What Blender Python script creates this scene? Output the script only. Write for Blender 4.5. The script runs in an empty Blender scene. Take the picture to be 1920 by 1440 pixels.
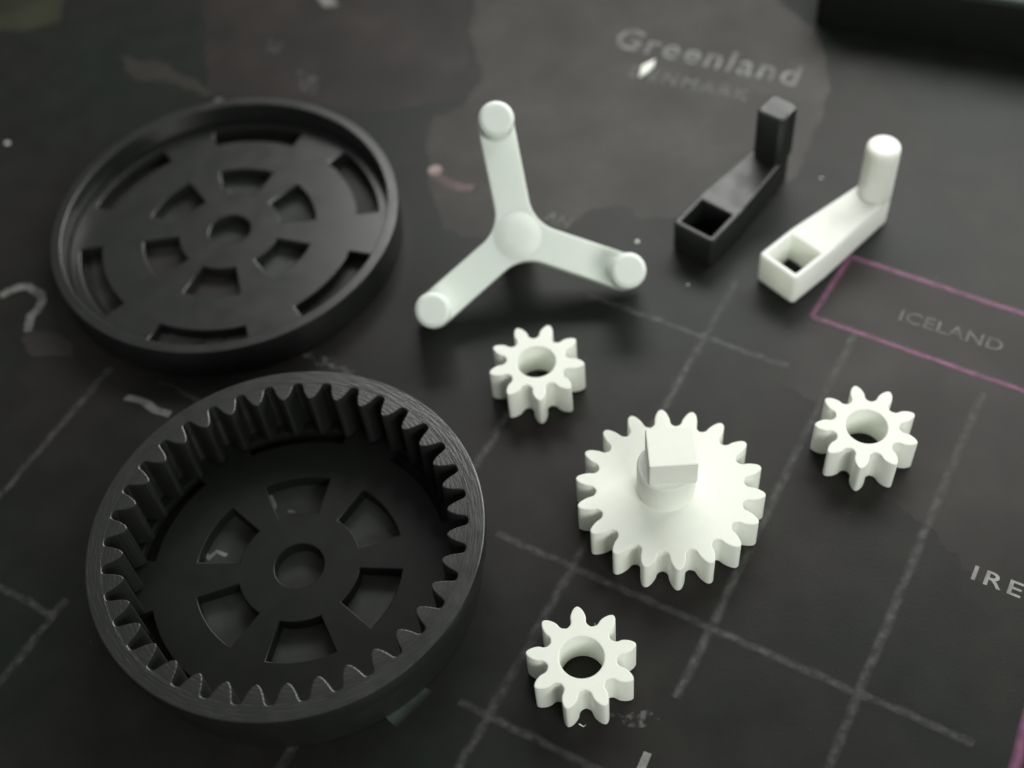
import bpy, math, random
from math import sin, cos, pi, radians, atan2, hypot
from mathutils import Vector, Matrix
from mathutils.geometry import tessellate_polygon

random.seed(4)
U = 0.1                       # one gear module = 0.1 scene units
S = bpy.context.scene
COL = S.collection

# ------------------------------------------------------------------ camera
cam_d = bpy.data.cameras.new('camera')
cam = bpy.data.objects.new('camera', cam_d)
COL.objects.link(cam)
S.camera = cam
cx_ = Vector((0.99283479, -0.09580563, -0.07141683))
cu_ = Vector((0.11949512, 0.79600882, 0.59337246))
cf_ = Vector((0.0, 0.59765478, -0.80175355))
m = Matrix((cx_, cu_, -cf_)).transposed().to_4x4()
m.translation = Vector((0, -92.62284331, 124.25349192)) * U
cam.matrix_world = m
cam_d.sensor_width = 36
cam_d.lens = 2473.726 / 1920 * 36
cam_d.clip_start = 0.1
cam_d.clip_end = 500
cam_d.dof.use_dof = True
cam_d.dof.focus_distance = 13.3
cam_d.dof.aperture_fstop = 0.17

# ------------------------------------------------------------------ light
S.view_settings.view_transform = 'Standard'
S.view_settings.look = 'None'
S.view_settings.exposure = -0.06
S.view_settings.gamma = 1.0
W = bpy.data.worlds.new('World')
S.world = W
W.use_nodes = True
bg = W.node_tree.nodes['Background']
bg.inputs[0].default_value = (0.97, 1.0, 0.95, 1)
bg.inputs[1].default_value = 0.20

def area(name, loc, target, sx, sy, power, color):
    d = bpy.data.lights.new(name, 'AREA')
    d.shape = 'RECTANGLE'
    d.size, d.size_y = sx, sy
    d.energy = power
    d.color = color
    o = bpy.data.objects.new(name, d)
    COL.objects.link(o)
    o.location = loc
    o.rotation_euler = (Vector(target) - Vector(loc)).to_track_quat('-Z', 'Y').to_euler()
    return o
# the room's windows: one to the right, one beyond the table, plus an added fill lamp right of the camera that lifts the white sides
area('window_light', (14, 11, 13.5), (0.5, 0, 0), 13, 9, 2800, (0.98, 1.0, 0.95))
area('rear_window_light', (3.5, 17.3, 16.8), (0.0, 0, 0), 12, 7, 2500, (1.0, 1.0, 0.97))
area('front_fill_light', (11, -21, 14), (0, 0, 0), 14, 10, 3500, (0.98, 1.0, 0.95))

# ------------------------------------------------------------------ materials
def nodes(name):
    mt = bpy.data.materials.new(name)
    mt.use_nodes = True
    nt = mt.node_tree
    return mt, nt, nt.nodes['Principled BSDF']

def N(nt, kind, **kw):
    n = nt.nodes.new(kind)
    for k, v in kw.items():
        setattr(n, k, v)
    return n

def link(nt, a, b):
    nt.links.new(a, b)

def math_node(nt, op, a, b=None):
    n = N(nt, 'ShaderNodeMath', operation=op)
    for i, v in enumerate((a, b)):
        if v is None:
            continue
        if isinstance(v, (int, float)):
            n.inputs[i].default_value = v
        else:
            link(nt, v, n.inputs[i])
    return n.outputs[0]

def printed_plastic(name, color, rough, spec, layer_amp, grain, sheen_var=0.08):
    """fused-filament plastic: fine layer steps on the walls, faint grain and gloss variation"""
    mt, nt, b = nodes(name)
    tc = N(nt, 'ShaderNodeTexCoord')
    sep = N(nt, 'ShaderNodeSeparateXYZ')
    link(nt, tc.outputs['Object'], sep.inputs[0])
    n1 = N(nt, 'ShaderNodeTexNoise')
    n1.inputs['Scale'].default_value = 9
    n1.inputs['Detail'].default_value = 3
    link(nt, tc.outputs['Object'], n1.inputs['Vector'])
    ramp = N(nt, 'ShaderNodeMapRange')
    ramp.inputs['From Min'].default_value = 0.3
    ramp.inputs['From Max'].default_value = 0.7
    ramp.inputs['To Min'].default_value = 0.985
    ramp.inputs['To Max'].default_value = 1.01
    link(nt, n1.outputs[0], ramp.inputs['Value'])
    mix = N(nt, 'ShaderNodeVectorMath', operation='SCALE')
    mix.inputs[0].default_value = color
    link(nt, ramp.outputs[0], mix.inputs['Scale'])
    link(nt, mix.outputs[0], b.inputs['Base Color'])
    rr = N(nt, 'ShaderNodeMapRange')
    rr.inputs['From Min'].default_value = 0.3
    rr.inputs['From Max'].default_value = 0.7
    rr.inputs['To Min'].default_value = rough - sheen_var
    rr.inputs['To Max'].default_value = rough + sheen_var
    n2 = N(nt, 'ShaderNodeTexNoise')
    n2.inputs['Scale'].default_value = 4
    link(nt, tc.outputs['Object'], n2.inputs['Vector'])
    link(nt, n2.outputs[0], rr.inputs['Value'])
    link(nt, rr.outputs[0], b.inputs['Roughness'])
    b.inputs['Specular IOR Level'].default_value = spec
    # layer steps along z, wobbling a little
    z = math_node(nt, 'ADD', sep.outputs[2], math_node(nt, 'MULTIPLY', n1.outputs[0], 0.006))
    w = math_node(nt, 'SINE', math_node(nt, 'MULTIPLY', z, 2 * pi / 0.024))
    g = N(nt, 'ShaderNodeTexNoise')
    g.inputs['Scale'].default_value = 70
    g.inputs['Detail'].default_value = 4
    link(nt, tc.outputs['Object'], g.inputs['Vector'])
    hgt = math_node(nt, 'ADD', math_node(nt, 'MULTIPLY', w, layer_amp), math_node(nt, 'MULTIPLY', g.outputs[0], grain))
    bp = N(nt, 'ShaderNodeBump')
    bp.inputs['Distance'].default_value = 0.01
    bp.inputs['Strength'].default_value = 1.0
    link(nt, hgt, bp.inputs['Height'])
    link(nt, bp.outputs[0], b.inputs['Normal'])
    return mt, nt, b, tc, sep, bp, hgt

WHITE, nt, b, *_ = printed_plastic('white_plastic', (0.90, 0.925, 0.85), 0.5, 0.4, 0.03, 0.05)
MILKY, nt, b, *_ = printed_plastic('milky_plastic', (0.88, 0.96, 0.88), 0.42, 0.45, 0.03, 0.06)
BLACK, *_ = printed_plastic('black_plastic', (0.008, 0.0095, 0.008), 0.42, 0.3, 0.025, 0.04, 0.05)
SOLIDW, *_ = printed_plastic('white_lever_plastic', (0.90, 0.925, 0.85), 0.5, 0.4, 0.03, 0.05)
for mt_, wt in ((MILKY, 0.35), (SOLIDW, 1.0), (WHITE, 0.0)):        # light seeps through the milky plastic
    b_ = mt_.node_tree.nodes['Principled BSDF']
    b_.inputs['Subsurface Weight'].default_value = wt
    b_.inputs['Subsurface Radius'].default_value = (1.0, 1.0, 0.85)
    b_.inputs['Subsurface Scale'].default_value = 0.12 if wt == 1.0 else 0.06
# ring rim: brushed-looking concentric extrusion lines on the top face
RIM, nt, b, tc, sep, bp, hgt = printed_plastic('black_rim_plastic', (0.012, 0.0135, 0.012), 0.36, 0.95, 0.02, 0.04, 0.05)
rad = math_node(nt, 'SQRT', math_node(nt, 'ADD', math_node(nt, 'MULTIPLY', sep.outputs[0], sep.outputs[0]), math_node(nt, 'MULTIPLY', sep.outputs[1], sep.outputs[1])))
an = math_node(nt, 'ARCTAN2', sep.outputs[1], sep.outputs[0])
cmb = N(nt, 'ShaderNodeCombineXYZ')
link(nt, math_node(nt, 'MULTIPLY', rad, 26.0), cmb.inputs[0])
link(nt, math_node(nt, 'MULTIPLY', an, 6.0), cmb.inputs[1])
ns = N(nt, 'ShaderNodeTexNoise')
ns.inputs['Scale'].default_value = 1.6
ns.inputs['Detail'].default_value = 3
link(nt, cmb.outputs[0], ns.inputs['Vector'])
link(nt, math_node(nt, 'ADD', hgt, math_node(nt, 'MULTIPLY', ns.outputs[0], 0.5)), bp.inputs['Height'])

CAPM, *_ = printed_plastic('black_disc_plastic', (0.0095, 0.011, 0.010), 0.33, 0.9, 0.02, 0.05, 0.035)
LEVM, *_ = printed_plastic('black_lever_plastic', (0.010, 0.0115, 0.0105), 0.42, 0.7, 0.02, 0.05, 0.05)

def mat_surface():
    mt, nt, b = nodes('map_mat_print')
    tc = N(nt, 'ShaderNodeTexCoord')
    n1 = N(nt, 'ShaderNodeTexNoise')
    n1.inputs['Scale'].default_value = 0.22
    n1.inputs['Detail'].default_value = 4
    n1.inputs['Roughness'].default_value = 0.6
    link(nt, tc.outputs['Object'], n1.inputs['Vector'])
    cr = N(nt, 'ShaderNodeValToRGB')
    cr.color_ramp.elements[0].position = 0.38
    cr.color_ramp.elements[0].color = (0.0130, 0.0165, 0.0140, 1)
    cr.color_ramp.elements[1].position = 0.62
    cr.color_ramp.elements[1].color = (0.0205, 0.0172, 0.0168, 1)
    link(nt, n1.outputs[0], cr.inputs[0])
    # dusty speckle
    n2 = N(nt, 'ShaderNodeTexNoise')
    n2.inputs['Scale'].default_value = 2.2
    n2.inputs['Detail'].default_value = 5
    link(nt, tc.outputs['Object'], n2.inputs['Vector'])
    mr = N(nt, 'ShaderNodeMapRange')
    mr.inputs['From Min'].default_value = 0.3
    mr.inputs['From Max'].default_value = 0.75
    mr.inputs['To Min'].default_value = 0.85
    mr.inputs['To Max'].default_value = 1.25
    link(nt, n2.outputs[0], mr.inputs['Value'])
    sc = N(nt, 'ShaderNodeVectorMath', operation='SCALE')
    link(nt, cr.outputs[0], sc.inputs[0])
    link(nt, mr.outputs[0], sc.inputs['Scale'])
    # lint and dust specks
    n4 = N(nt, 'ShaderNodeTexVoronoi')
    n4.inputs['Scale'].default_value = 3.2
    link(nt, tc.outputs['Object'], n4.inputs['Vector'])
    sp = N(nt, 'ShaderNodeMapRange')
    sp.inputs['From Min'].default_value = 0.055
    sp.inputs['From Max'].default_value = 0.03
    sp.inputs['To Max'].default_value = 0.75
    link(nt, n4.outputs['Distance'], sp.inputs['Value'])
    keep = N(nt, 'ShaderNodeSeparateColor')
    link(nt, n4.outputs['Color'], keep.inputs[0])
    few = math_node(nt, 'GREATER_THAN', keep.outputs[0], 0.80)
    mx = N(nt, 'ShaderNodeMixRGB')
    link(nt, math_node(nt, 'MULTIPLY', sp.outputs[0], math_node(nt, 'MULTIPLY', few, keep.outputs[1])), mx.inputs[0])
    link(nt, sc.outputs[0], mx.inputs[1])
    mx.inputs[2].default_value = (0.14, 0.14, 0.135, 1)
    link(nt, mx.outputs[0], b.inputs['Base Color'])
    b.inputs['Roughness'].default_value = 0.43
    b.inputs['Specular IOR Level'].default_value = 0.2
    n3 = N(nt, 'ShaderNodeTexNoise')
    n3.inputs['Scale'].default_value = 28
    n3.inputs['Detail'].default_value = 6
    link(nt, tc.outputs['Object'], n3.inputs['Vector'])
    bp = N(nt, 'ShaderNodeBump')
    bp.inputs['Distance'].default_value = 0.02
    bp.inputs['Strength'].default_value = 0.06
    link(nt, n3.outputs[0], bp.inputs['Height'])
    link(nt, bp.outputs[0], b.inputs['Normal'])
    return mt
MATP = mat_surface()

def ink(name, color, cover, scale=3.0, lo=0.35, hi=0.65, least=0.45, soft=False):
    """flat print: patchy ink lying on the mat"""
    mt, nt, b = nodes(name)
    b.inputs['Base Color'].default_value = (*color, 1)
    b.inputs['Roughness'].default_value = 0.5
    b.inputs['Specular IOR Level'].default_value = 0.42
    tc = N(nt, 'ShaderNodeTexCoord')
    n = N(nt, 'ShaderNodeTexNoise')
    n.inputs['Scale'].default_value = scale
    n.inputs['Detail'].default_value = 4
    link(nt, tc.outputs['Object'], n.inputs['Vector'])
    mr = N(nt, 'ShaderNodeMapRange')
    mr.inputs['From Min'].default_value = lo
    mr.inputs['From Max'].default_value = hi
    mr.inputs['To Min'].default_value = cover * least
    mr.inputs['To Max'].default_value = cover
    link(nt, n.outputs[0], mr.inputs['Value'])
    tr = N(nt, 'ShaderNodeBsdfTransparent')
    mx = N(nt, 'ShaderNodeMixShader')
    fac = mr.outputs[0]
    if soft:                                       # ink bleeding out at the edges of a drawn line
        uv = N(nt, 'ShaderNodeSeparateXYZ')
        link(nt, tc.outputs['UV'], uv.inputs[0])
        e = math_node(nt, 'ABSOLUTE', math_node(nt, 'SUBTRACT', math_node(nt, 'MULTIPLY', uv.outputs[0], 2.0), 1.0))
        e = math_node(nt, 'SUBTRACT', 1.0, math_node(nt, 'POWER', e, 1.6))
        big = N(nt, 'ShaderNodeTexNoise')
        big.inputs['Scale'].default_value = 0.7
        link(nt, tc.outputs['Object'], big.inputs['Vector'])
        e = math_node(nt, 'MULTIPLY', e, math_node(nt, 'ADD', 0.45, big.outputs[0]))
        fac = math_node(nt, 'MULTIPLY', fac, e)
    link(nt, fac, mx.inputs[0])
    link(nt, tr.outputs[0], mx.inputs[1])
    link(nt, b.outputs[0], mx.inputs[2])
    link(nt, mx.outputs[0], nt.nodes['Material Output'].inputs[0])
    return mt
INK_LAND = ink('land_ink', (0.037, 0.033, 0.030), 0.9, 1.2, .3, .7, .7)
INK_LIFT = ink('opening_lift_ink', (0.062, 0.067, 0.061), 0.85, 1.5)  # paler ink that makes up for light blocked inside the openings
INK_MINT = ink('mint_ink', (0.10, 0.135, 0.118), 0.7, 5, .3, .6, .5, True)
INK_OLIVE = ink('olive_ink', (0.044, 0.046, 0.026), 0.8, 0.8)
INK_LAND2 = ink('dim_land_ink', (0.036, 0.0275, 0.0262), 0.7, 0.8)
INK_LINE = ink('grid_ink', (0.095, 0.095, 0.092), 0.75, 9, .36, .68, .3, True)
INK_SMUDGE = ink('smudge_ink', (0.16, 0.16, 0.16), 0.6, 12, .46, .66, .0)
INK_TEXT = ink('letter_ink', (0.26, 0.26, 0.25), 0.85, 5)
INK_BRIGHT = ink('bright_ink', (0.36, 0.36, 0.35), 0.9, 5)
INK_PINK = ink('pink_ink', (0.25, 0.09, 0.18), 0.9, 5, .3, .7, .55, True)
INK_FAINT = ink('faint_letter_ink', (0.19, 0.19, 0.18), 0.7, 7, .3, .65, .3)
INK_DOT = ink('pale_dot_ink', (0.55, 0.42, 0.40), 0.95, 4)
INK_ROSE = ink('rose_ink', (0.17, 0.11, 0.12), 0.8, 4)

# ------------------------------------------------------------------ builders
def make_obj(name, verts, faces, mat, parent=None, sharp=40):
    me = bpy.data.meshes.new(name)
    me.from_pydata([tuple(c * U for c in v) for v in verts], [], faces)
    me.materials.append(mat)
    me.validate()
    import bmesh
    bm = bmesh.new()
    bm.from_mesh(me)
    bmesh.ops.recalc_face_normals(bm, faces=bm.faces)
    flat = [e for e in bm.edges if len(e.link_faces) == 2 and (abs(e.link_faces[0].normal.z) > .9995) != (abs(e.link_faces[1].normal.z) > .9995)]
    flat = [e.index for e in flat]
    bm.to_mesh(me)
    bm.free()
    me.shade_smooth()
    me.set_sharp_from_angle(angle=radians(sharp))
    for i in flat:                                  # keep flat caps flat-shaded
        me.edges[i].use_edge_sharp = True
    return link_mesh(name, me, parent)

def link_mesh(name, me, parent):
    o = bpy.data.objects.new(name, me)
    COL.objects.link(o)
    if parent:
        o.parent = parent
    return o

def share(src, name, parent, rot=0.0, loc=(0, 0, 0)):
    o = src.copy()
    o.name = name
    COL.objects.link(o)
    o.parent = parent
    o.rotation_euler = (0, 0, rot)
    o.location = [c * U for c in loc]
    return o

def thing(name, label, cat, loc=(0, 0, 0), rotz=0.0, group=None):
    o = bpy.data.objects.new(name, None)
    COL.objects.link(o)
    o.empty_display_size = 0.1
    o.location = [c * U for c in loc]
    o.rotation_euler = (0, 0, rotz)
    tag(o, label, cat, group)
    return o

def tag(o, label, cat, group=None):
    o['label'] = label
    o['category'] = cat
    if group:
        o['group'] = group
    return o

def arc(cx, cy, r, a0, a1, n):
    return [(cx + r * cos(a0 + (a1 - a0) * i / n), cy + r * sin(a0 + (a1 - a0) * i / n)) for i in range(n + 1)]

def circle(r, n=64, cx=0, cy=0):
    return arc(cx, cy, r, 0, 2 * pi * (n - 1) / n, n - 1)

def chaikin(p, k=1):
    for _ in range(k):
        q = [p[0]]
        for a, b in zip(p, p[1:]):
            q.append((a[0] * .75 + b[0] * .25, a[1] * .75 + b[1] * .25))
            q.append((a[0] * .25 + b[0] * .75, a[1] * .25 + b[1] * .75))
        q.append(p[-1])
        p = q
    return p

def signed_area(p):
    return sum(a[0] * b[1] - b[0] * a[1] for a, b in zip(p, p[1:] + p[:1])) / 2

def offset(chain, d, closed):
    """move every point d to the left of its direction of travel"""
    n = len(chain)
    out = []
    for i in range(n):
        a = chain[i - 1] if (closed or i > 0) else chain[i]
        b = chain[(i + 1) % n] if (closed or i < n - 1) else chain[i]
        c = chain[i]
        def nrm(p, q):
            dx, dy = q[0] - p[0], q[1] - p[1]
            l = hypot(dx, dy) or 1
            return -dy / l, dx / l
        v = []
        if a != c: v.append(nrm(a, c))
        if b != c: v.append(nrm(c, b))
        nx, ny = sum(t[0] for t in v), sum(t[1] for t in v)
        l = hypot(nx, ny) or 1
        nx, ny = nx / l, ny / l
        k = 1 / max(0.5, nx * v[0][0] + ny * v[0][1])
        out.append((c[0] + nx * d * k, c[1] + ny * d * k))
    return out

def solid(loops, z0, z1, ct=0.12, cb=0.1, bottom=True):
    """prism of an outer loop with holes, top and bottom edges chamfered"""
    V, F = [], []
    tops, bots = [], []
    for i, lp in enumerate(loops):
        if (signed_area(lp) > 0) != (i == 0):
            lp = lp[::-1]
        n = len(lp)
        it, ib = offset(lp, ct, True), offset(lp, cb, True)
        half = [((a[0] + b[0] * .42) / 1.42, (a[1] + b[1] * .42) / 1.42) for a, b in zip(lp, it)]
        rows = [(ib, z0), (lp, z0 + cb), (lp, z1 - ct), (half, z1 - ct * .30), (it, z1)]
        base = len(V)
        for pts, z in rows:
            V += [(x, y, z) for x, y in pts]
        for r in range(len(rows) - 1):
            for k in range(n):
                a, b = base + r * n + k, base + r * n + (k + 1) % n
                F.append((a, b, b + n, a + n))
        bots.append([base + k for k in range(n)])
        tops.append([base + (len(rows) - 1) * n + k for k in range(n)])
    for grp in ((tops, bots) if bottom else (tops,)):
        flat = [i for g in grp for i in g]
        for t in tessellate_polygon([[Vector(V[i]) for i in g] for g in grp]):
            F.append(tuple(flat[k] for k in t))
    return V, F

def open_solid(chain, closing, z0, z1, ct=0.12, cb=0.1):
    """prism whose outline is a chain (chamfered, walled) closed by inner points (no wall: it butts on its body)"""
    V, F = [], []
    n = len(chain)
    it, ib = offset(chain, ct, False), offset(chain, cb, False)
    half = [((a[0] + b[0] * .42) / 1.42, (a[1] + b[1] * .42) / 1.42) for a, b in zip(chain, it)]
    rows = [(ib, z0), (chain, z0 + cb), (chain, z1 - ct), (half, z1 - ct * .30), (it, z1)]
    for pts, z in rows:
        V += [(x, y, z) for x, y in pts]
    for r in range(len(rows) - 1):
        for k in range(n - 1):
            a = r * n + k
            F.append((a, a + 1, a + n + 1, a + n))
    for z, row in ((z1, len(rows) - 1), (z0, 0)):
        b0 = len(V)
        V += [(x, y, z) for x, y in closing]
        g = [row * n + k for k in range(n)] + [b0 + k for k in range(len(closing))]
        for t in tessellate_polygon([[Vector(V[i]) for i in g]]):
            F.append(tuple(g[k] for k in t))
    return V, F

def lathe(prof, n=48, cx=0, cy=0):
    """turned solid; profile of (radius, z) from bottom axis to top axis"""
    V, F, rings = [], [], []
    for r, z in prof:
        if r < 1e-6:
            rings.append([len(V)])
            V.append((cx, cy, z))
        else:
            rings.append(list(range(len(V), len(V) + n)))
            V += [(cx + r * cos(2 * pi * k / n), cy + r * sin(2 * pi * k / n), z) for k in range(n)]
    for a, b in zip(rings, rings[1:]):
        for k in range(n):
            k2 = (k + 1) % n
            if len(a) == 1 and len(b) == 1: continue
            if len(a) == 1: F.append((a[0], b[k2], b[k]))
            elif len(b) == 1: F.append((a[k], a[k2], b[0]))
            else: F.append((a[k], a[k2], b[k2], b[k]))
    return V, F

def pin_profile(r, z0, z1, c):
    return [(0, z0), (r, z0), (r, z1 - c), (r - c * .12, z1 - c * .55), (r - c * .42, z1 - c * .2), (r - c, z1), (0, z1)]

# ------------------------------------------------------------------ gear teeth
def external_tooth(z, rr, ra, back=0.0):
    """closed chain, left to right seen from the axis, of one tooth pointing to +x"""
    rp = z / 2
    rb = rp * cos(radians(20))
    hp = pi / z
    def inv(a): return math.tan(a) - a
    def psi(r):
        r = max(r, rb)
        return pi / (2 * z) * 0.97 + inv(radians(20)) - inv(math.acos(min(1, rb / r)))
    af = hp * 0.93
    lo = max(rb, rr + 0.62)
    half = [(rr, af), (rr + .03, af * .86 + psi(rb) * .14), (rr + .2, psi(rb) * .72 + af * .28), (rr + .48, psi(rb) * .98 + af * .02)]
    for i in range(5):
        r = lo + (ra - .42 - lo) * i / 4
        half.append((r, psi(r)))
    half += [(ra - .16, psi(ra - .16) * .92), (ra - .03, psi(ra) * .60), (ra, psi(ra) * .12)]
    full = [(r, -a) for r, a in half] + [(r, a) for r, a in half[::-1]]
    pts = chaikin([(r * cos(a), r * sin(a)) for r, a in full], 1)
    return pts, af

def gear_teeth(parent, z, rr, ra, z0, z1, ct, mat, phase):
    chain, af = external_tooth(z, rr, ra)
    rin = rr - ct
    closing = arc(0, 0, rin, af * .98, -af * .98, 6)
    # chain runs from -af to +af counter-clockwise: inside is to its left
    V, F = open_solid(chain, closing, z0, z1, ct, 0.14)
    t0 = make_obj('tooth', V, F, mat, parent)
    t0.rotation_euler = (0, 0, phase)
    for k in range(1, z):
        share(t0, 'tooth', parent, phase + 2 * pi * k / z)

def pinion(label, loc, phase):
    t = thing('pinion_gear', label, 'gear', (loc[0], loc[1], 0.08), 0, 'small white planet gears')
    body = solid([circle(3.45, 72), circle(2.2, 56)], 0, 4.62, 0.13, 0.14)
    make_obj('gear_body', *body, WHITE, t)
    gear_teeth(t, 9, 3.45, 5.52, 0, 4.62, 0.13, WHITE, phase)
    return t

pinion('small white nine-toothed gear between the three-armed carrier and the black toothed ring', (3.054, -0.739), 1.892)
pinion('small white nine-toothed gear farthest right, below the pink outlined box', (37.463, -14.867), 1.554)
near = pinion('small white nine-toothed gear nearest the camera, below the large white gear', (3.557, -37.521), 1.528)

def wisp(parent, pts):
    """a hair of plastic left by the nozzle"""
    V, F = [], []
    for i, (x, y, z) in enumerate(pts):
        r = .07 * (1 - .75 * i / (len(pts) - 1))
        V += [(x + r, y, z), (x - r * .5, y + r * .87, z), (x - r * .5, y - r * .87, z)]
    for i in range(len(pts) - 1):
        for k in range(3):
            a, b = 3 * i + k, 3 * i + (k + 1) % 3
            F.append((a, b, b + 3, a + 3))
    return make_obj('plastic_string', V, F, WHITE, parent)
wisp(near, [(1.5, 3.4, 2.0), (1.75, 3.75, 2.4), (1.85, 3.95, 2.9), (1.8, 4.0, 3.5)])
wisp(near, [(-1.0, -5.1, 0.6), (-.6, -5.4, 0.5), (-.35, -5.3, 0.7)])

# sun gear with crank socket shaft
t = thing('sun_gear', 'large white eighteen-toothed gear with a square-topped shaft rising from it', 'gear', (15.304, -19.333, 0.08))
make_obj('gear_body', *solid([circle(7.85, 108)], 0, 4.5, 0.13, 0.14), WHITE, t)
gear_teeth(t, 18, 7.85, 10.02, 0, 4.5, 0.13, WHITE, 1.8496)
make_obj('shaft', *lathe([(3.12, 4.5), (3.12, 8.45), (2.95, 8.62), (0, 8.62)], 48, -.4, .05), WHITE, t)
sq = 2.3
def rounded_rect(hx, hy, r, cx=0, cy=0, rot=0, n=5):
    p = []
    for sx, sy, a in ((1, 1, 0), (-1, 1, pi / 2), (-1, -1, pi), (1, -1, 3 * pi / 2)):
        p += arc(sx * (hx - r), sy * (hy - r), r, a, a + pi / 2, n)
    return [(cx + x * cos(rot) - y * sin(rot), cy + x * sin(rot) + y * cos(rot)) for x, y in p]
make_obj('square_drive', *solid([rounded_rect(2.5, 2.35, .22, rot=radians(-4))], 8.62, 12.1, 0.16, 0.02), WHITE, t)

# ------------------------------------------------------------------ wheel parts with openings
def sector(r0, r1, a, half, n=8):
    return arc(0, 0, r1, a - half, a + half, n) + arc(0, 0, r0, a + half, a - half, n)

# black ring gear
t = thing('ring_gear', 'black ring with teeth on its inner wall, lying front left', 'gear', (-24.787, -21.898, 0.08))
h, Rr, Ro = 9.0, 18.73, 20.35
a0 = radians(31)
holes = [sector(6.6, 11.1, a0 + k * pi / 3, radians(19)) for k in range(6)]
slots = [sector(15.9, 17.4, a0 + k * pi / 3, radians(19), 10) for k in range(6)]
make_obj('floor_plate', *solid([circle(18.6, 144)] + holes + slots + [circle(2.65, 40)], 0.1, 1.7, 0.13, 0.05), BLACK, t)
make_obj('rim_lip', *solid([circle(Ro + .15, 180), circle(Rr, 180)], h - 2.5, h, 0.16, 0.14), RIM, t)
make_obj('ring_wall', *solid([circle(19.35, 180), circle(Rr, 180)], 0, h - 2.5, 0.02, 0.16), RIM, t)
hp = pi / 36
half = [(r, hp - g / r) for r, g in ((18.73, .12), (18.70, .30), (18.55, .46), (18.25, .55), (17.8, .66), (17.35, .82), (17.0, .99), (16.8, 1.14), (16.68, 1.30))] + [(16.63, .03 / 16.6)]
full = [(r, a) for r, a in half] + [(r, -a) for r, a in half[::-1]]
chain = chaikin([(r * cos(a), r * sin(a)) for r, a in full], 1)      # counter-clockwise seen from the tooth
af = half[0][1]
V, F = open_solid(chain, arc(0, 0, 18.73 + .14, -af * .98, af * .98, 4), 2.0, h, 0.14, 0.02)
tooth0 = make_obj('tooth', V, F, RIM, t)
ph = 1.5015 + hp
tooth0.rotation_euler = (0, 0, ph)
for k in range(1, 36):
    share(tooth0, 'tooth', t, ph + 2 * pi * k / 36)

# black cap
t = thing('cap_disc', 'shallow black disc with raised rim and cut-out windows, behind the toothed ring', 'disc', (-33.874, 28.748, 0.08))
a0 = radians(19.5)
holes = [sector(6.6, 11.2, a0 + k * pi / 3, radians(19)) for k in range(6)]
slots = [sector(16.6, 19.4, a0 + k * pi / 3, radians(19), 10) for k in range(6)]
make_obj('base_plate', *solid([circle(20.8, 144)] + holes + slots + [circle(2.7, 40)], 0.02, 1.7, 0.13, 0.05), CAPM, t)
make_obj('rim_wall', *solid([circle(22.28, 160), circle(20.92, 160)], 0, 4.5, 0.14, 0.16), CAPM, t)

# ------------------------------------------------------------------ planet carrier
rv = Vector((0.691, -0.003, 0.086))
t = thing('planet_carrier', 'milky white three-armed carrier with a round peg on each arm, leaning towards the camera', 'carrier')
R = Matrix.Rotation(rv.length, 4, rv.normalized())
nrm = R @ Vector((0, 0, 1))
top = Vector((2.958, 13.077, 11.205))
TH, PEG = 3.0, 4.3
R.translation = (top - nrm * (TH + PEG) + Vector((0, 0, 0.25))) * U
t.matrix_world = R
w, L, rf = 2.12, 13.5, 4.6
# arm along +x bounded by the bisectors at +-60 degrees
dc = (w + rf) / sin(pi / 3)                       # fillet centre on the bisector
fx, fy = dc * cos(pi / 3), dc * sin(pi / 3)
# fillet arc from the bisector point to the tangent point on the arm's side
up = arc(fx, fy, rf, pi / 3 + pi, 3 * pi / 2, 5)   # bisector -> side y=+w
dn = [(x, -y) for x, y in up]
chain = dn + arc(L, 0, w + .04, -pi / 2, pi / 2, 20) + up[::-1]
V, F = open_solid(chain, [(0, 0)], 0, TH, 0.2, 0.15)
arm0 = make_obj('arm', V, F, MILKY, t)
angs = [pi / 2, -pi / 6, 7 * pi / 6]
arm0.rotation_euler = (0, 0, angs[0])
for a in angs[1:]:
    share(arm0, 'arm', t, a)
V, F = lathe(pin_profile(2.12, TH, TH + PEG, 0.55))
V = [(x + L, y, z) for x, y, z in V]
peg0 = make_obj('peg', V, F, MILKY, t)
peg0.rotation_euler = (0, 0, angs[0])
for a in angs[1:]:
    share(peg0, 'peg', t, a)
make_obj('hub_boss', *lathe([(2.9, TH), (2.6, TH + .08), (2.2, TH + .22), (1.8, TH + .32), (1.3, TH + .38), (.6, TH + .41), (0, TH + .42)]), MILKY, t)
make_obj('pivot_shaft', *lathe([(0, -5.4), (2.0, -5.4), (2.05, -5.2), (2.05, 0)]), MILKY, t)

# ------------------------------------------------------------------ crank levers
def lever(label, mat, loc, ang, pin, group):
    t = thing('crank_lever', label, 'lever', (loc[0], loc[1], 0.08), ang, group)
    k = 2.9
    out = [(-2.55, -k), (2.6, -k), (14.0, -2.1)] 
    body = arc(-2.95 + .5, -k + .5, .5, pi, 3 * pi / 2, 4) + [(3.0, -k)] + [(13.9, -2.25)] + arc(14.5, -.12, 2.15, -1.4, 1.4, 14) + [(13.9, 2.0)] + [(3.0, k)] + arc(-2.95 + .5, k - .5, .5, pi / 2, pi, 4)
    make_obj('arm', *solid([body, rounded_rect(2.2, 2.2, .15)], 0, 4.7, 0.25, 0.3), mat, t)
    pin(t, mat)
    return t
def round_pin(t, mat):
    make_obj('handle_pin', *lathe([(2.08, 4.7), (2.05, 11.9), (2.0, 12.2), (1.85, 12.42), (1.6, 12.53), (1.4, 12.55), (0, 12.55)], 40, 14.5, -.25), mat, t)
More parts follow.
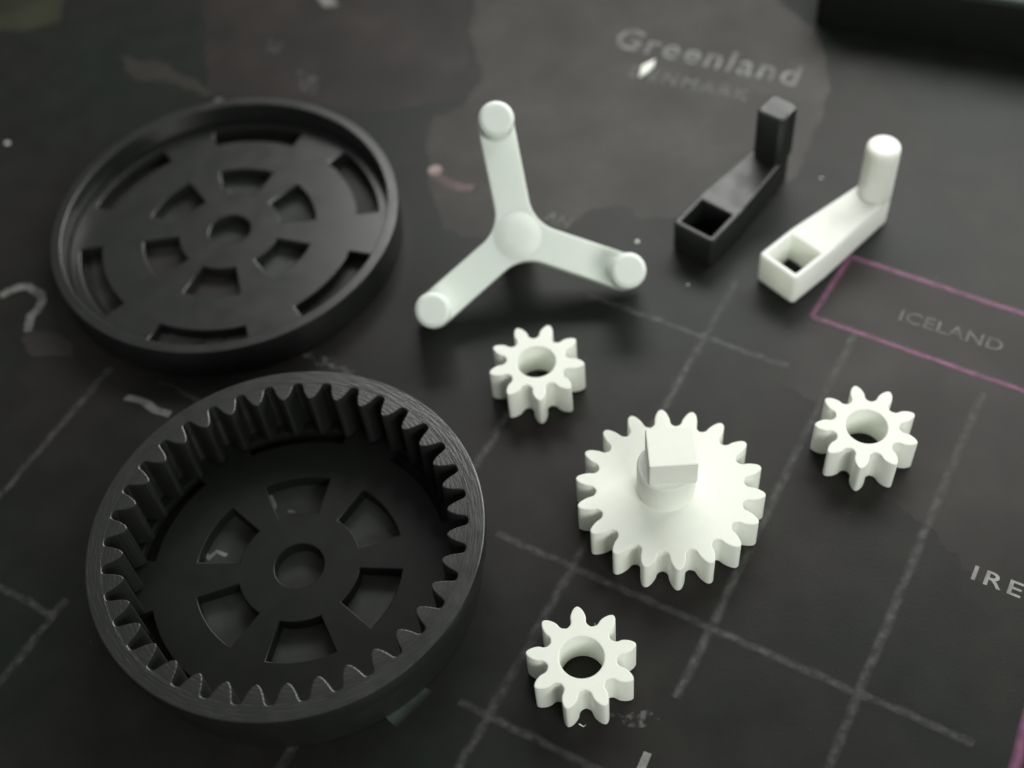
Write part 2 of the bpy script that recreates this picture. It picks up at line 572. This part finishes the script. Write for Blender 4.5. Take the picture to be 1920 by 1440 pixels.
def square_pin(t, mat):
    o = [(-1.9, -1.5), (-1.4, -1.95), (1.3, -1.95), (1.9, -1.3), (1.9, 1.3), (1.3, 1.95), (-1.4, 1.95), (-1.9, 1.5)]
    make_obj('handle_pin', *solid([[(x + 14.3, y - .3) for x, y in o]], 4.7, 12.2, 0.35, 0.02), mat, t)
lever('white crank lever with a square hole and an upright round pin, beside its black twin', SOLIDW, (35.3, 10.75), radians(36), round_pin, 'crank levers')
lever('black crank lever with a square hole and an upright faceted pin', LEVM, (26.12, 18.15), radians(45), square_pin, 'crank levers')

# ------------------------------------------------------------------ black case in the far right corner
t = thing('storage_case', 'black case standing at the far right corner, mostly out of view', 'case', (49.0, 57.2, 0.05), radians(-25.5))
make_obj('case_body', *solid([rounded_rect(35, 20, 1.5, 35, 20)], 0, 8.4, 0.4, 0.3), BLACK, t)
CASE_LID, *_ = printed_plastic('grey_green_plastic', (0.045, 0.06, 0.053), 0.6, 0.3, 0.02, 0.1)
make_obj('case_lid', *solid([rounded_rect(34.6, 19.6, 1.3, 35, 20)], 8.4, 8.9, 0.3, 0.02), CASE_LID, t)

# ------------------------------------------------------------------ table, mat and its print
def slab(name, x0, x1, y0, y1, z0, z1, mat, parent=None):
    V, F = solid([[(x0, y0), (x1, y0), (x1, y1), (x0, y1)]], z0, z1, 0.3, 0.1)
    return make_obj(name, V, F, mat, parent)
TBL, nt, b = nodes('dark_table')
b.inputs['Base Color'].default_value = (0.06, 0.05, 0.045, 1)
b.inputs['Roughness'].default_value = 0.5
table = slab('tabletop', -600, 600, -500, 500, -12, -2.0, TBL)
table['kind'] = 'structure'
mat = slab('map_mat', -220, 240, -170, 200, -1.99, 0, MATP)
tag(mat, 'dark world map mat with thin grid lines and pink borders, under all the parts', 'mat')

E1 = (cos(radians(-34)), sin(radians(-34)))
E2 = (cos(radians(56)), sin(radians(56)))
def G(u, v): return (u * E1[0] + v * E2[0], u * E1[1] + v * E2[1])

def flat(name, pts, z, mat_, parent=mat):
    V = [(x, y, z) for x, y in pts]
    F = [tuple(t) for t in tessellate_polygon([[Vector(v) for v in V]])]
    return make_obj(name, V, F, mat_, parent)

def ragged(pts, amp, step=1.0, closed=True):
    out = []
    q = pts + [pts[0]] if closed else pts
    for a, b in zip(q, q[1:]):
        n = max(1, int(hypot(b[0] - a[0], b[1] - a[1]) / step))
        for i in range(n):
            f = i / n
            out.append((a[0] + (b[0] - a[0]) * f + random.uniform(-amp, amp), a[1] + (b[1] - a[1]) * f + random.uniform(-amp, amp)))
    return out

def ribbon(name, pts, width, z, mat_, rag=0.08):
    p = ragged(pts, rag * .5, 1.2, False) + [pts[-1]]
    n = len(p)
    left = offset(p, width / 2, False)
    right = offset(p, -width / 2, False)
    V = [(x + random.uniform(-rag, rag), y + random.uniform(-rag, rag), z) for x, y in left + right]
    F = [(i, i + 1, n + i + 1, n + i) for i in range(n - 1)]
    o = make_obj(name, V, F, mat_, mat)
    uv = o.data.uv_layers.new(name='across')
    for lp in o.data.loops:
        uv.data[lp.index].uv = (0.0 if lp.vertex_index < n else 1.0, 0.5)
    return o

# land areas
GREENLAND = [(-7.5, 43.4), (-7.7, 38.4), (-7.7, 32.5), (-7.0, 29.9), (-6.5, 25.9), (-4.9, 25.6), (-4.2, 24.6), (-2.5, 23.7), (0.8, 22.8), (4.3, 23.4), (8.9, 23.8), (9.9, 23.8), (10.7, 24.6), (12.5, 26.7), (15.1, 26.7), (18.2, 25.9), (18.2, 24.2), (22.2, 23.3), (25.6, 23.2), (29.5, 21.9), (33.8, 22.8), (39.8, 28.0), (44.3, 35.4), (48.6, 44.3), (49.1, 55.7), (43.7, 66.6), (31.2, 77.0), (15.2, 80.1), (2.4, 76.0), (0.0, 65.0), (1.0, 54.1), (-2.3, 48.8), (-6.2, 47.6)]
flat('land_or_lightened_area', ragged(GREENLAND, .35, 1.2), 0.015, INK_LAND)
flat('land_or_lightened_area', ragged([(-51.8, 69.1), (-49.0, 67.0), (-46.0, 67.1), (-43.4, 63.9), (-40.0, 61.3), (-38.2, 57.7), (-41.6, 60.0), (-45.7, 62.5), (-49.0, 63.4), (-51.0, 65.6)], .4), 0.015, INK_LAND)
flat('land_or_lightened_area', ragged([(-22.8, 77.7), (-20.0, 76.9), (-19.3, 74.9), (-21.1, 75.0), (-22.2, 76.3)], .3), 0.015, INK_TEXT)
flat('land_or_lightened_area', ragged([(-60.2, 16.1), (-58.9, 17.1), (-55.5, 16.5), (-53.2, 13.8), (-53.3, 12.3), (-58.4, 12.9)], .2), 0.015, INK_LAND)
flat('land_or_lightened_area', ragged([(29.9, -4.5), (36.5, 4.4), (57.2, -9.8), (70, -14), (64, -28), (53.6, -31), (45.8, -33.0), (42.3, -26.2), (38.6, -21.0), (34.6, -8.2)], .5), 0.015, INK_LAND2)
flat('land_or_lightened_area', ragged([(36.8, 4.8), (43.2, 13), (78, -10.5), (74, -20.5)], .1), 0.022, INK_LAND2)
flat('land_or_lightened_area', ragged([(5.5, -41.5), (6.8, -42.0), (8.1, -41.8), (9.5, -41.5), (10.4, -42.8), (8.7, -43.6), (7.4, -43.2)], .25, .5), 0.015, INK_SMUDGE)
flat('land_or_lightened_area', ragged([(47.2, -34.6), (48.6, -35.2), (48.6, -37.1), (47.3, -36.7)], .15, .5), 0.015, INK_LINE)
# graticule
for k, (v0, v1) in {-3: (-58, -19), -2: (-80, -46), -1: (-90, -62), 0: (-60, 4), 1: (-70, 26), 2: (-27, 24), 3: (-70, 22)}.items():
    u = 1.7 + 15.72 * k
    ribbon('grid_line', [G(u, v0), G(u, v1)], 1.3, 0.030, INK_LINE, .12)
for v, u0, u1 in ((-18.5, 8, 60.3), (-37.0, 14, 34), (16.0, 2, 28), (-48.2, -46, -30)):
    ribbon('grid_line', [G(u0, v), G(u1, v)], 1.15, 0.036, INK_LINE, .12)
ribbon('grid_line', [(7.6, -48.0), (8.8, -46.1)], .75, 0.036, INK_BRIGHT)
# pink outlines
box = [(36.55, 4.65), (43.33, 13.27), (78.0, -10.5)]
ribbon('border_line', box, 1.05, 0.044, INK_PINK, .06)
ribbon('border_line', [(36.55, 4.65), (78.0, -23.8)], .95, 0.050, INK_PINK, .06)
ribbon('border_line', [(40.5, -56.5), (42.6, -51.9), (45.4, -47.2), (50, -39)], 1.5, 0.044, INK_PINK, .06)
ribbon('coast_line', [(-63.8, 23.7), (-62.9, 24.2), (-61.6, 24.8), (-60.4, 24.8), (-59.5, 24.0), (-58.5, 23.2), (-58.2, 21.9), (-58.6, 20.5), (-59.3, 19.8), (-59.4, 18.4), (-59.4, 17.1)], 1.1, 0.044, INK_TEXT, .06)
ribbon('place_mark', [(-7.2, 36.2), (-5.9, 35.0), (-4.6, 33.8), (-3.2, 33.0), (-2.0, 32.7)], 1.3, 0.044, INK_ROSE, .1)
flat('place_mark', circle(0.95, 14, -6.8, 37.0), 0.052, INK_DOT)
ribbon('place_mark', [(-46.1, 4.9), (-44.3, 4.1), (-42.4, 2.6), (-40.6, 1.5)], .9, 0.044, INK_TEXT, .15)
ribbon('place_mark', [(-42.1, 6.5), (-40.1, 5.7), (-39.0, 4.4), (-37.2, 3.0)], .7, 0.044, INK_LINE, .15)
ribbon('place_mark', [(-24.3, 8.1), (-22.8, 6.8), (-20.6, 5.6), (-18.7, 4.6)], 1.2, 0.044, INK_SMUDGE, .3)

ribbon('place_mark', [(-43.5, 13.8), (-39.8, 12.9), (-35.8, 12.2), (-30.9, 12.0)], 1.6, 0.044, INK_TEXT, .2)
flat('land_or_lightened_area', ragged([(-46.7, 28.9), (-40.6, 27.1), (-39.6, 24.0), (-31.4, 22.2), (-31.6, 17.2), (-38.1, 17.7), (-44.6, 23.9)], .25), 0.022, INK_LAND)
flat('land_or_lightened_area', ragged([(-75.6, 91.1), (-61.6, 87.0), (-62.4, 79.2), (-68.0, 77.7), (-74.9, 80.3)], .4), 0.015, INK_OLIVE)
flat('land_or_lightened_area', ragged([(-40.3, 82.9), (0.7, 75.0), (-1.1, 51.0), (-14.7, 50.1), (-28.3, 54.8), (-38.4, 57.7)], .4), 0.008, INK_LAND2)
flat('land_or_lightened_area', ragged([(-30.1, 69.4), (-27.7, 67.7), (-28.5, 65.4), (-30.1, 66.3)], .3, .6), 0.022, INK_SMUDGE)
flat('land_or_lightened_area', ragged([(-25.3, 61.2), (-22.2, 58.3), (-23.0, 55.0), (-25.3, 56.5)], .3, .6), 0.022, INK_SMUDGE)

flat('place_mark', circle(0.6, 10, -36.8, 56.3), 0.044, INK_TEXT)

# discs painted paler for blocked light in openings, and print seen through the ring
flat('land_or_lightened_area', circle(15, 40, -24.8, -22), 0.010, INK_LIFT)  # lightens the mat where the ring blocks the light
flat('land_or_lightened_area', circle(18.5, 40, -33.9, 28.7), 0.010, INK_LIFT)  # same painted lightening below the cap's openings
ribbon('place_mark', [(-12.6, -36.3), (-13.6, -37.4), (-15.0, -38.4), (-16.3, -39.5)], 2.6, 0.022, INK_MINT, .12)
for p in ([(-36.8, -18.6), (-35.9, -17.4), (-35.1, -18.6), (-34.2, -17.9), (-33.1, -18.6)], [(-28.5, -11.5), (-27.9, -12.9), (-28.1, -14.0)], [(-26.4, -13.8), (-25.7, -14.1)],
          [(-28.6, -28.6), (-29.1, -30.1), (-29.7, -31.4), (-28.5, -31.8)], [(-35.9, -25.2), (-35.1, -27.8), (-33.9, -28.8)], [(-20.5, -18.1), (-19.3, -19.0)]):
    ribbon('place_mark', p, .45, 0.044, INK_TEXT, .08)

def lettering(text, p0, p1, height, mat_, z=0.048, spacing=1.0, bold=0.0, shear=0.0):
    """flat printed words with their baseline from p0 to p1"""
    cu = bpy.data.curves.new('map_lettering', 'FONT')
    cu.body = text
    cu.space_character = spacing
    cu.offset = bold
    cu.shear = shear
    cu.resolution_u = 3
    tmp = bpy.data.objects.new('tmp_text', cu)
    COL.objects.link(tmp)
    dg = bpy.context.evaluated_depsgraph_get()
    me = bpy.data.meshes.new_from_object(tmp.evaluated_get(dg))
    bpy.data.objects.remove(tmp)
    bpy.data.curves.remove(cu)
    me.name = 'map_lettering'
    xs = [v.co.x for v in me.vertices]
    x0, x1 = min(xs), max(xs)
    L_ = hypot(p1[0] - p0[0], p1[1] - p0[1])
    a = atan2(p1[1] - p0[1], p1[0] - p0[0])
    for v in me.vertices:
        x = (v.co.x - x0) / (x1 - x0) * L_
        y = v.co.y / 0.70 * height
        v.co = ((p0[0] + x * cos(a) - y * sin(a)) * U, (p0[1] + x * sin(a) + y * cos(a)) * U, z * U)
    me.materials.clear()
    me.materials.append(mat_)
    o = bpy.data.objects.new('map_lettering', me)
    COL.objects.link(o)
    o.parent = mat
    return o
lettering('Greenland', (20.2, 58.0), (43.6, 45.0), 4.3, INK_TEXT, spacing=1.15, bold=.008)
lettering('DENMARK', (21.5, 51.2), (36.6, 43.2), 2.3, INK_FAINT, spacing=1.3, bold=.012)
lettering('ICELAND', (46.4, 2.6), (56.6, -3.9), 1.75, INK_FAINT, spacing=1.05, bold=.01)
lettering('IRELAND', (44.5, -31.9), (57.4, -40.6), 1.75, INK_BRIGHT, spacing=1.25, bold=.012)
lettering('AN', (6.4, 25.6), (9.4, 23.6), 1.8, INK_FAINT, spacing=1.05, bold=.012)

# ------------------------------------------------------------------ crumbs of plastic lying about
def crumb(label, x, y, s, mat_, z=0.06):
    V, F = [], []
    n = 6
    r = [s * random.uniform(.6, 1.2) for _ in range(n)]
    e = random.uniform(.45, .9)
    a0 = random.uniform(0, pi)
    for zz, k in ((0, 1.0), (s * .45, .75)):
        V += [(r[i] * k * cos(a0 + 2 * pi * i / n), e * r[i] * k * sin(a0 + 2 * pi * i / n), zz) for i in range(n)]
    V.append((0, 0, s * .6))
    F = [tuple(range(n))[::-1]] + [(i, (i + 1) % n, n + (i + 1) % n, n + i) for i in range(n)] + [(n + i, n + (i + 1) % n, 2 * n) for i in range(n)]
    o = make_obj('plastic_crumb', V, F, mat_)
    o.location = (x * U, y * U, z * U)
    tag(o, label, 'crumb', 'loose plastic crumbs')
    return o
# the big flake by the lettering
fl = [(22.8, 50.3), (23.5, 52.5), (25.6, 53.6), (25.2, 52.4), (24.2, 51.2)]
V, F = solid([fl], 0.06, 0.5, 0.1, 0.02)
tag(make_obj('plastic_flake', V, F, WHITE), 'bright white plastic flake lying on the small word under Greenland', 'crumb', 'loose plastic crumbs')
crumb('tiny white crumb just above the end of the carrier\'s right arm', 17.9, 19.8, .34, WHITE)
crumb('pale crumb at the left edge, left of the black disc', -66.7, 52.6, .5, MILKY)
crumb('tiny crumb between the black lever and the white lever', 43.0, 27.0, .25, WHITE)
crumb('tiny crumb on the mat just below the square end of the black lever', 22.9, 11.8, .18, WHITE)
